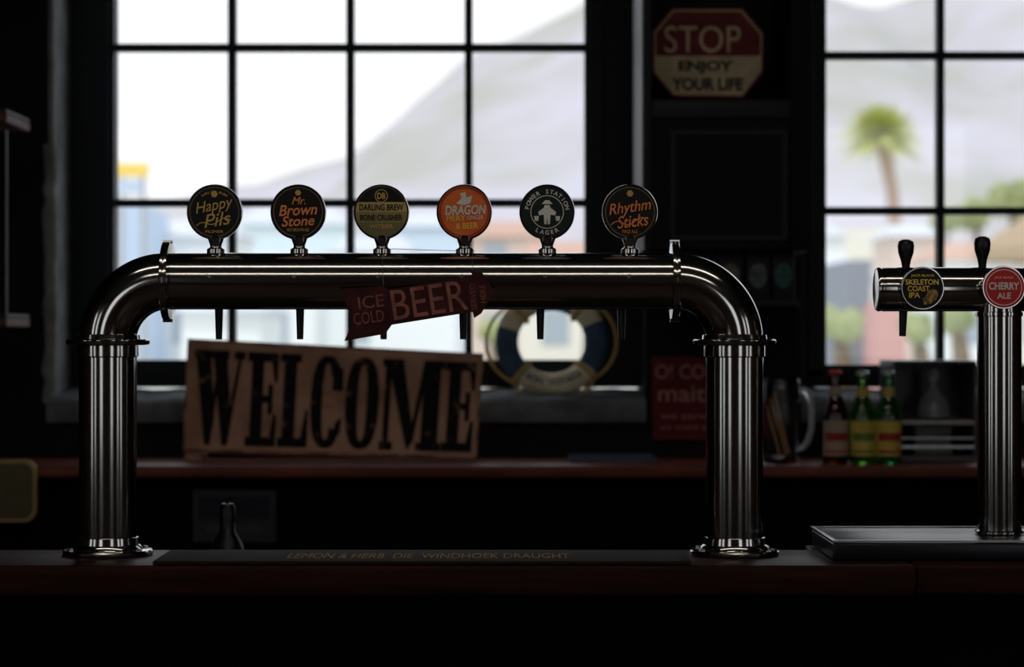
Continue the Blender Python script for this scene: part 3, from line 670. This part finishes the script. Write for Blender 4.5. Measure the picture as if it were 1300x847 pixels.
box('panel_blue',X(148,yb),X(180,yb),yb,yb+.3,Z(246,yb),Z(227,yb),mat('billboard_blue',(0.50,0.60,0.75),.6),g)
for px in (152,180): box('post',X(px,yb)-.08,X(px,yb)+.08,yb+.3,yb+.5,-.35,Z(210,yb),steel,g)
leaf=mat('foliage',(0.40,0.44,0.20),.9,c2=(0.24,0.29,0.14),scale=1.5)
def tree(px,pyt,y,w):
    x=X(px,y);zt_=Z(pyt,y);r_=w*sc(y)/2; g=group('garden_tree',(x,y,-.35)); bm=bmesh.new()
    for k in range(9):
        r0=r_*random.uniform(.4,.65); c=Vector((x+random.uniform(-1,1)*r_*.5,y+random.uniform(-1,1)*r_*.5,zt_-r_*.8+random.uniform(-.35,.35)*r_))
        res=bmesh.ops.create_icosphere(bm,subdivisions=3,radius=r0,matrix=Matrix.Translation(c))
        for v in res['verts']: v.co+= (v.co-c).normalized()*noise.noise(v.co*(3/r_))*r0*.35
    frombm('crown',bm,g,[leaf],180)
    sweep('trunk',[(x,y,-.35),(x+.1,y,zt_*.4),(x,y,zt_-r_)],[.25,.2,.14],mat('bark',(0.2,0.15,0.1),.9),g,10)
for a in ((1285,232,95,60),(1240,250,105,55),(1065,385,50,60),(1165,395,50,50),(1215,385,45,50),(550,345,75,40),(745,352,70,60),(1200,262,130,40),(628,405,55,44)): tree(*a)
def palm(px,pyc,y,w):
    x=X(px,y);zc_=Z(pyc,y);R=w*sc(y)/2; g=group('palm_tree',(x,y,-.35))
    sweep('trunk',[(x+.9,y,-.35),(x+.85,y,zc_*.4),(x+.55,y,zc_*.75),(x,y,zc_)],[.42,.34,.30,.34],mat('palm_bark',(0.46,0.32,0.25),.9),g,14)
    bm=bmesh.new()
    for k in range(48):
        az=k*2.39996; el=math.radians(80-105*(k/47)); Lf=R*random.uniform(1.0,1.25); pts=[]
        for i in range(13):
            s_=i/12; droop=s_*s_*Lf*.30
            pts.append(Vector((x+math.cos(az)*math.cos(el)*Lf*s_,y+math.sin(az)*math.cos(el)*Lf*s_,zc_+math.sin(el)*Lf*s_-droop)))
        for i in range(1,13):
            t=(pts[i]-pts[i-1]); sd=t.cross(Vector((0,0,1)))
            if sd.length<1e-5: sd=Vector((1,0,0))
            sd.normalize(); ll=R*.38*math.sin(math.pi*min(.97,.12+i/13))
            for q in (-1,1):
                a_=pts[i-1];b2=pts[i]; tip=(a_+b2)/2+sd*q*ll+t*1.2+Vector((0,0,-ll*.4))
                bm.faces.new([bm.verts.new(a_),bm.verts.new(b2),bm.verts.new(tip)])
    frombm('fronds',bm,g,[mat('palm_leaf',(0.64,0.64,0.22),.8,c2=(0.48,0.54,0.18),scale=1)])
palm(1118,170,110,116)
y=30; x=X(1362,y); g=group('market_umbrella',(x,y,-.35)); cv=mat('umbrella_canvas',(0.46,0.35,0.24),.9)
lathe('canopy',[(0.02,0),(1.35,-.88),(1.37,-1.06),(1.33,-1.06),(1.30,-.91),(0.02,-.06)],(x,y,Z(235,y)),(0,0,1),cv,g,8,10)
cyl('pole',(x,y,-.35),(x,y,Z(237,y)),.03,shm,g); lathe('base',[(.3,0),(.3,.08),(.06,.12)],(x,y,-.349),(0,0,1),cv,g,24)

# ================================================================ SKY, SUN, CAMERA
w=bpy.data.worlds.new('sky'); bpy.context.scene.world=w; w.use_nodes=True
nt=w.node_tree; bg=nt.nodes['Background']; tc=nt.nodes.new('ShaderNodeTexCoord'); sp=nt.nodes.new('ShaderNodeSeparateXYZ'); r_=nt.nodes.new('ShaderNodeValToRGB')
nt.links.new(tc.outputs['Generated'],sp.inputs[0]);nt.links.new(sp.outputs['Z'],r_.inputs[0]);nt.links.new(r_.outputs[0],bg.inputs[0])
r_.color_ramp.elements[0].color=(0.98,0.985,1,1); r_.color_ramp.elements[1].color=(0.82,0.90,1,1); bg.inputs[1].default_value=1.2
s_=bpy.data.lights.new('sun','SUN'); s_.energy=1.3; s_.angle=.05; s_.color=(1,.95,.86); so=bpy.data.objects.new('sun',s_); bpy.context.scene.collection.objects.link(so)
so.rotation_euler=(math.radians(32),0,math.radians(-28))
cam=bpy.data.cameras.new('camera'); cam.lens=85; cam.sensor_width=36; cam.sensor_fit='HORIZONTAL'; cam.clip_end=3000; cam.clip_start=.05
cam.dof.use_dof=True; cam.dof.focus_distance=D-.03; cam.dof.aperture_fstop=4.5
co=bpy.data.objects.new('camera',cam); bpy.context.scene.collection.objects.link(co); co.location=(0,-D,CZ); co.rotation_euler=(math.radians(90),0,0)
bpy.context.scene.camera=co
bpy.context.scene.view_settings.view_transform='Standard'
bpy.context.scene.view_settings.look='None'
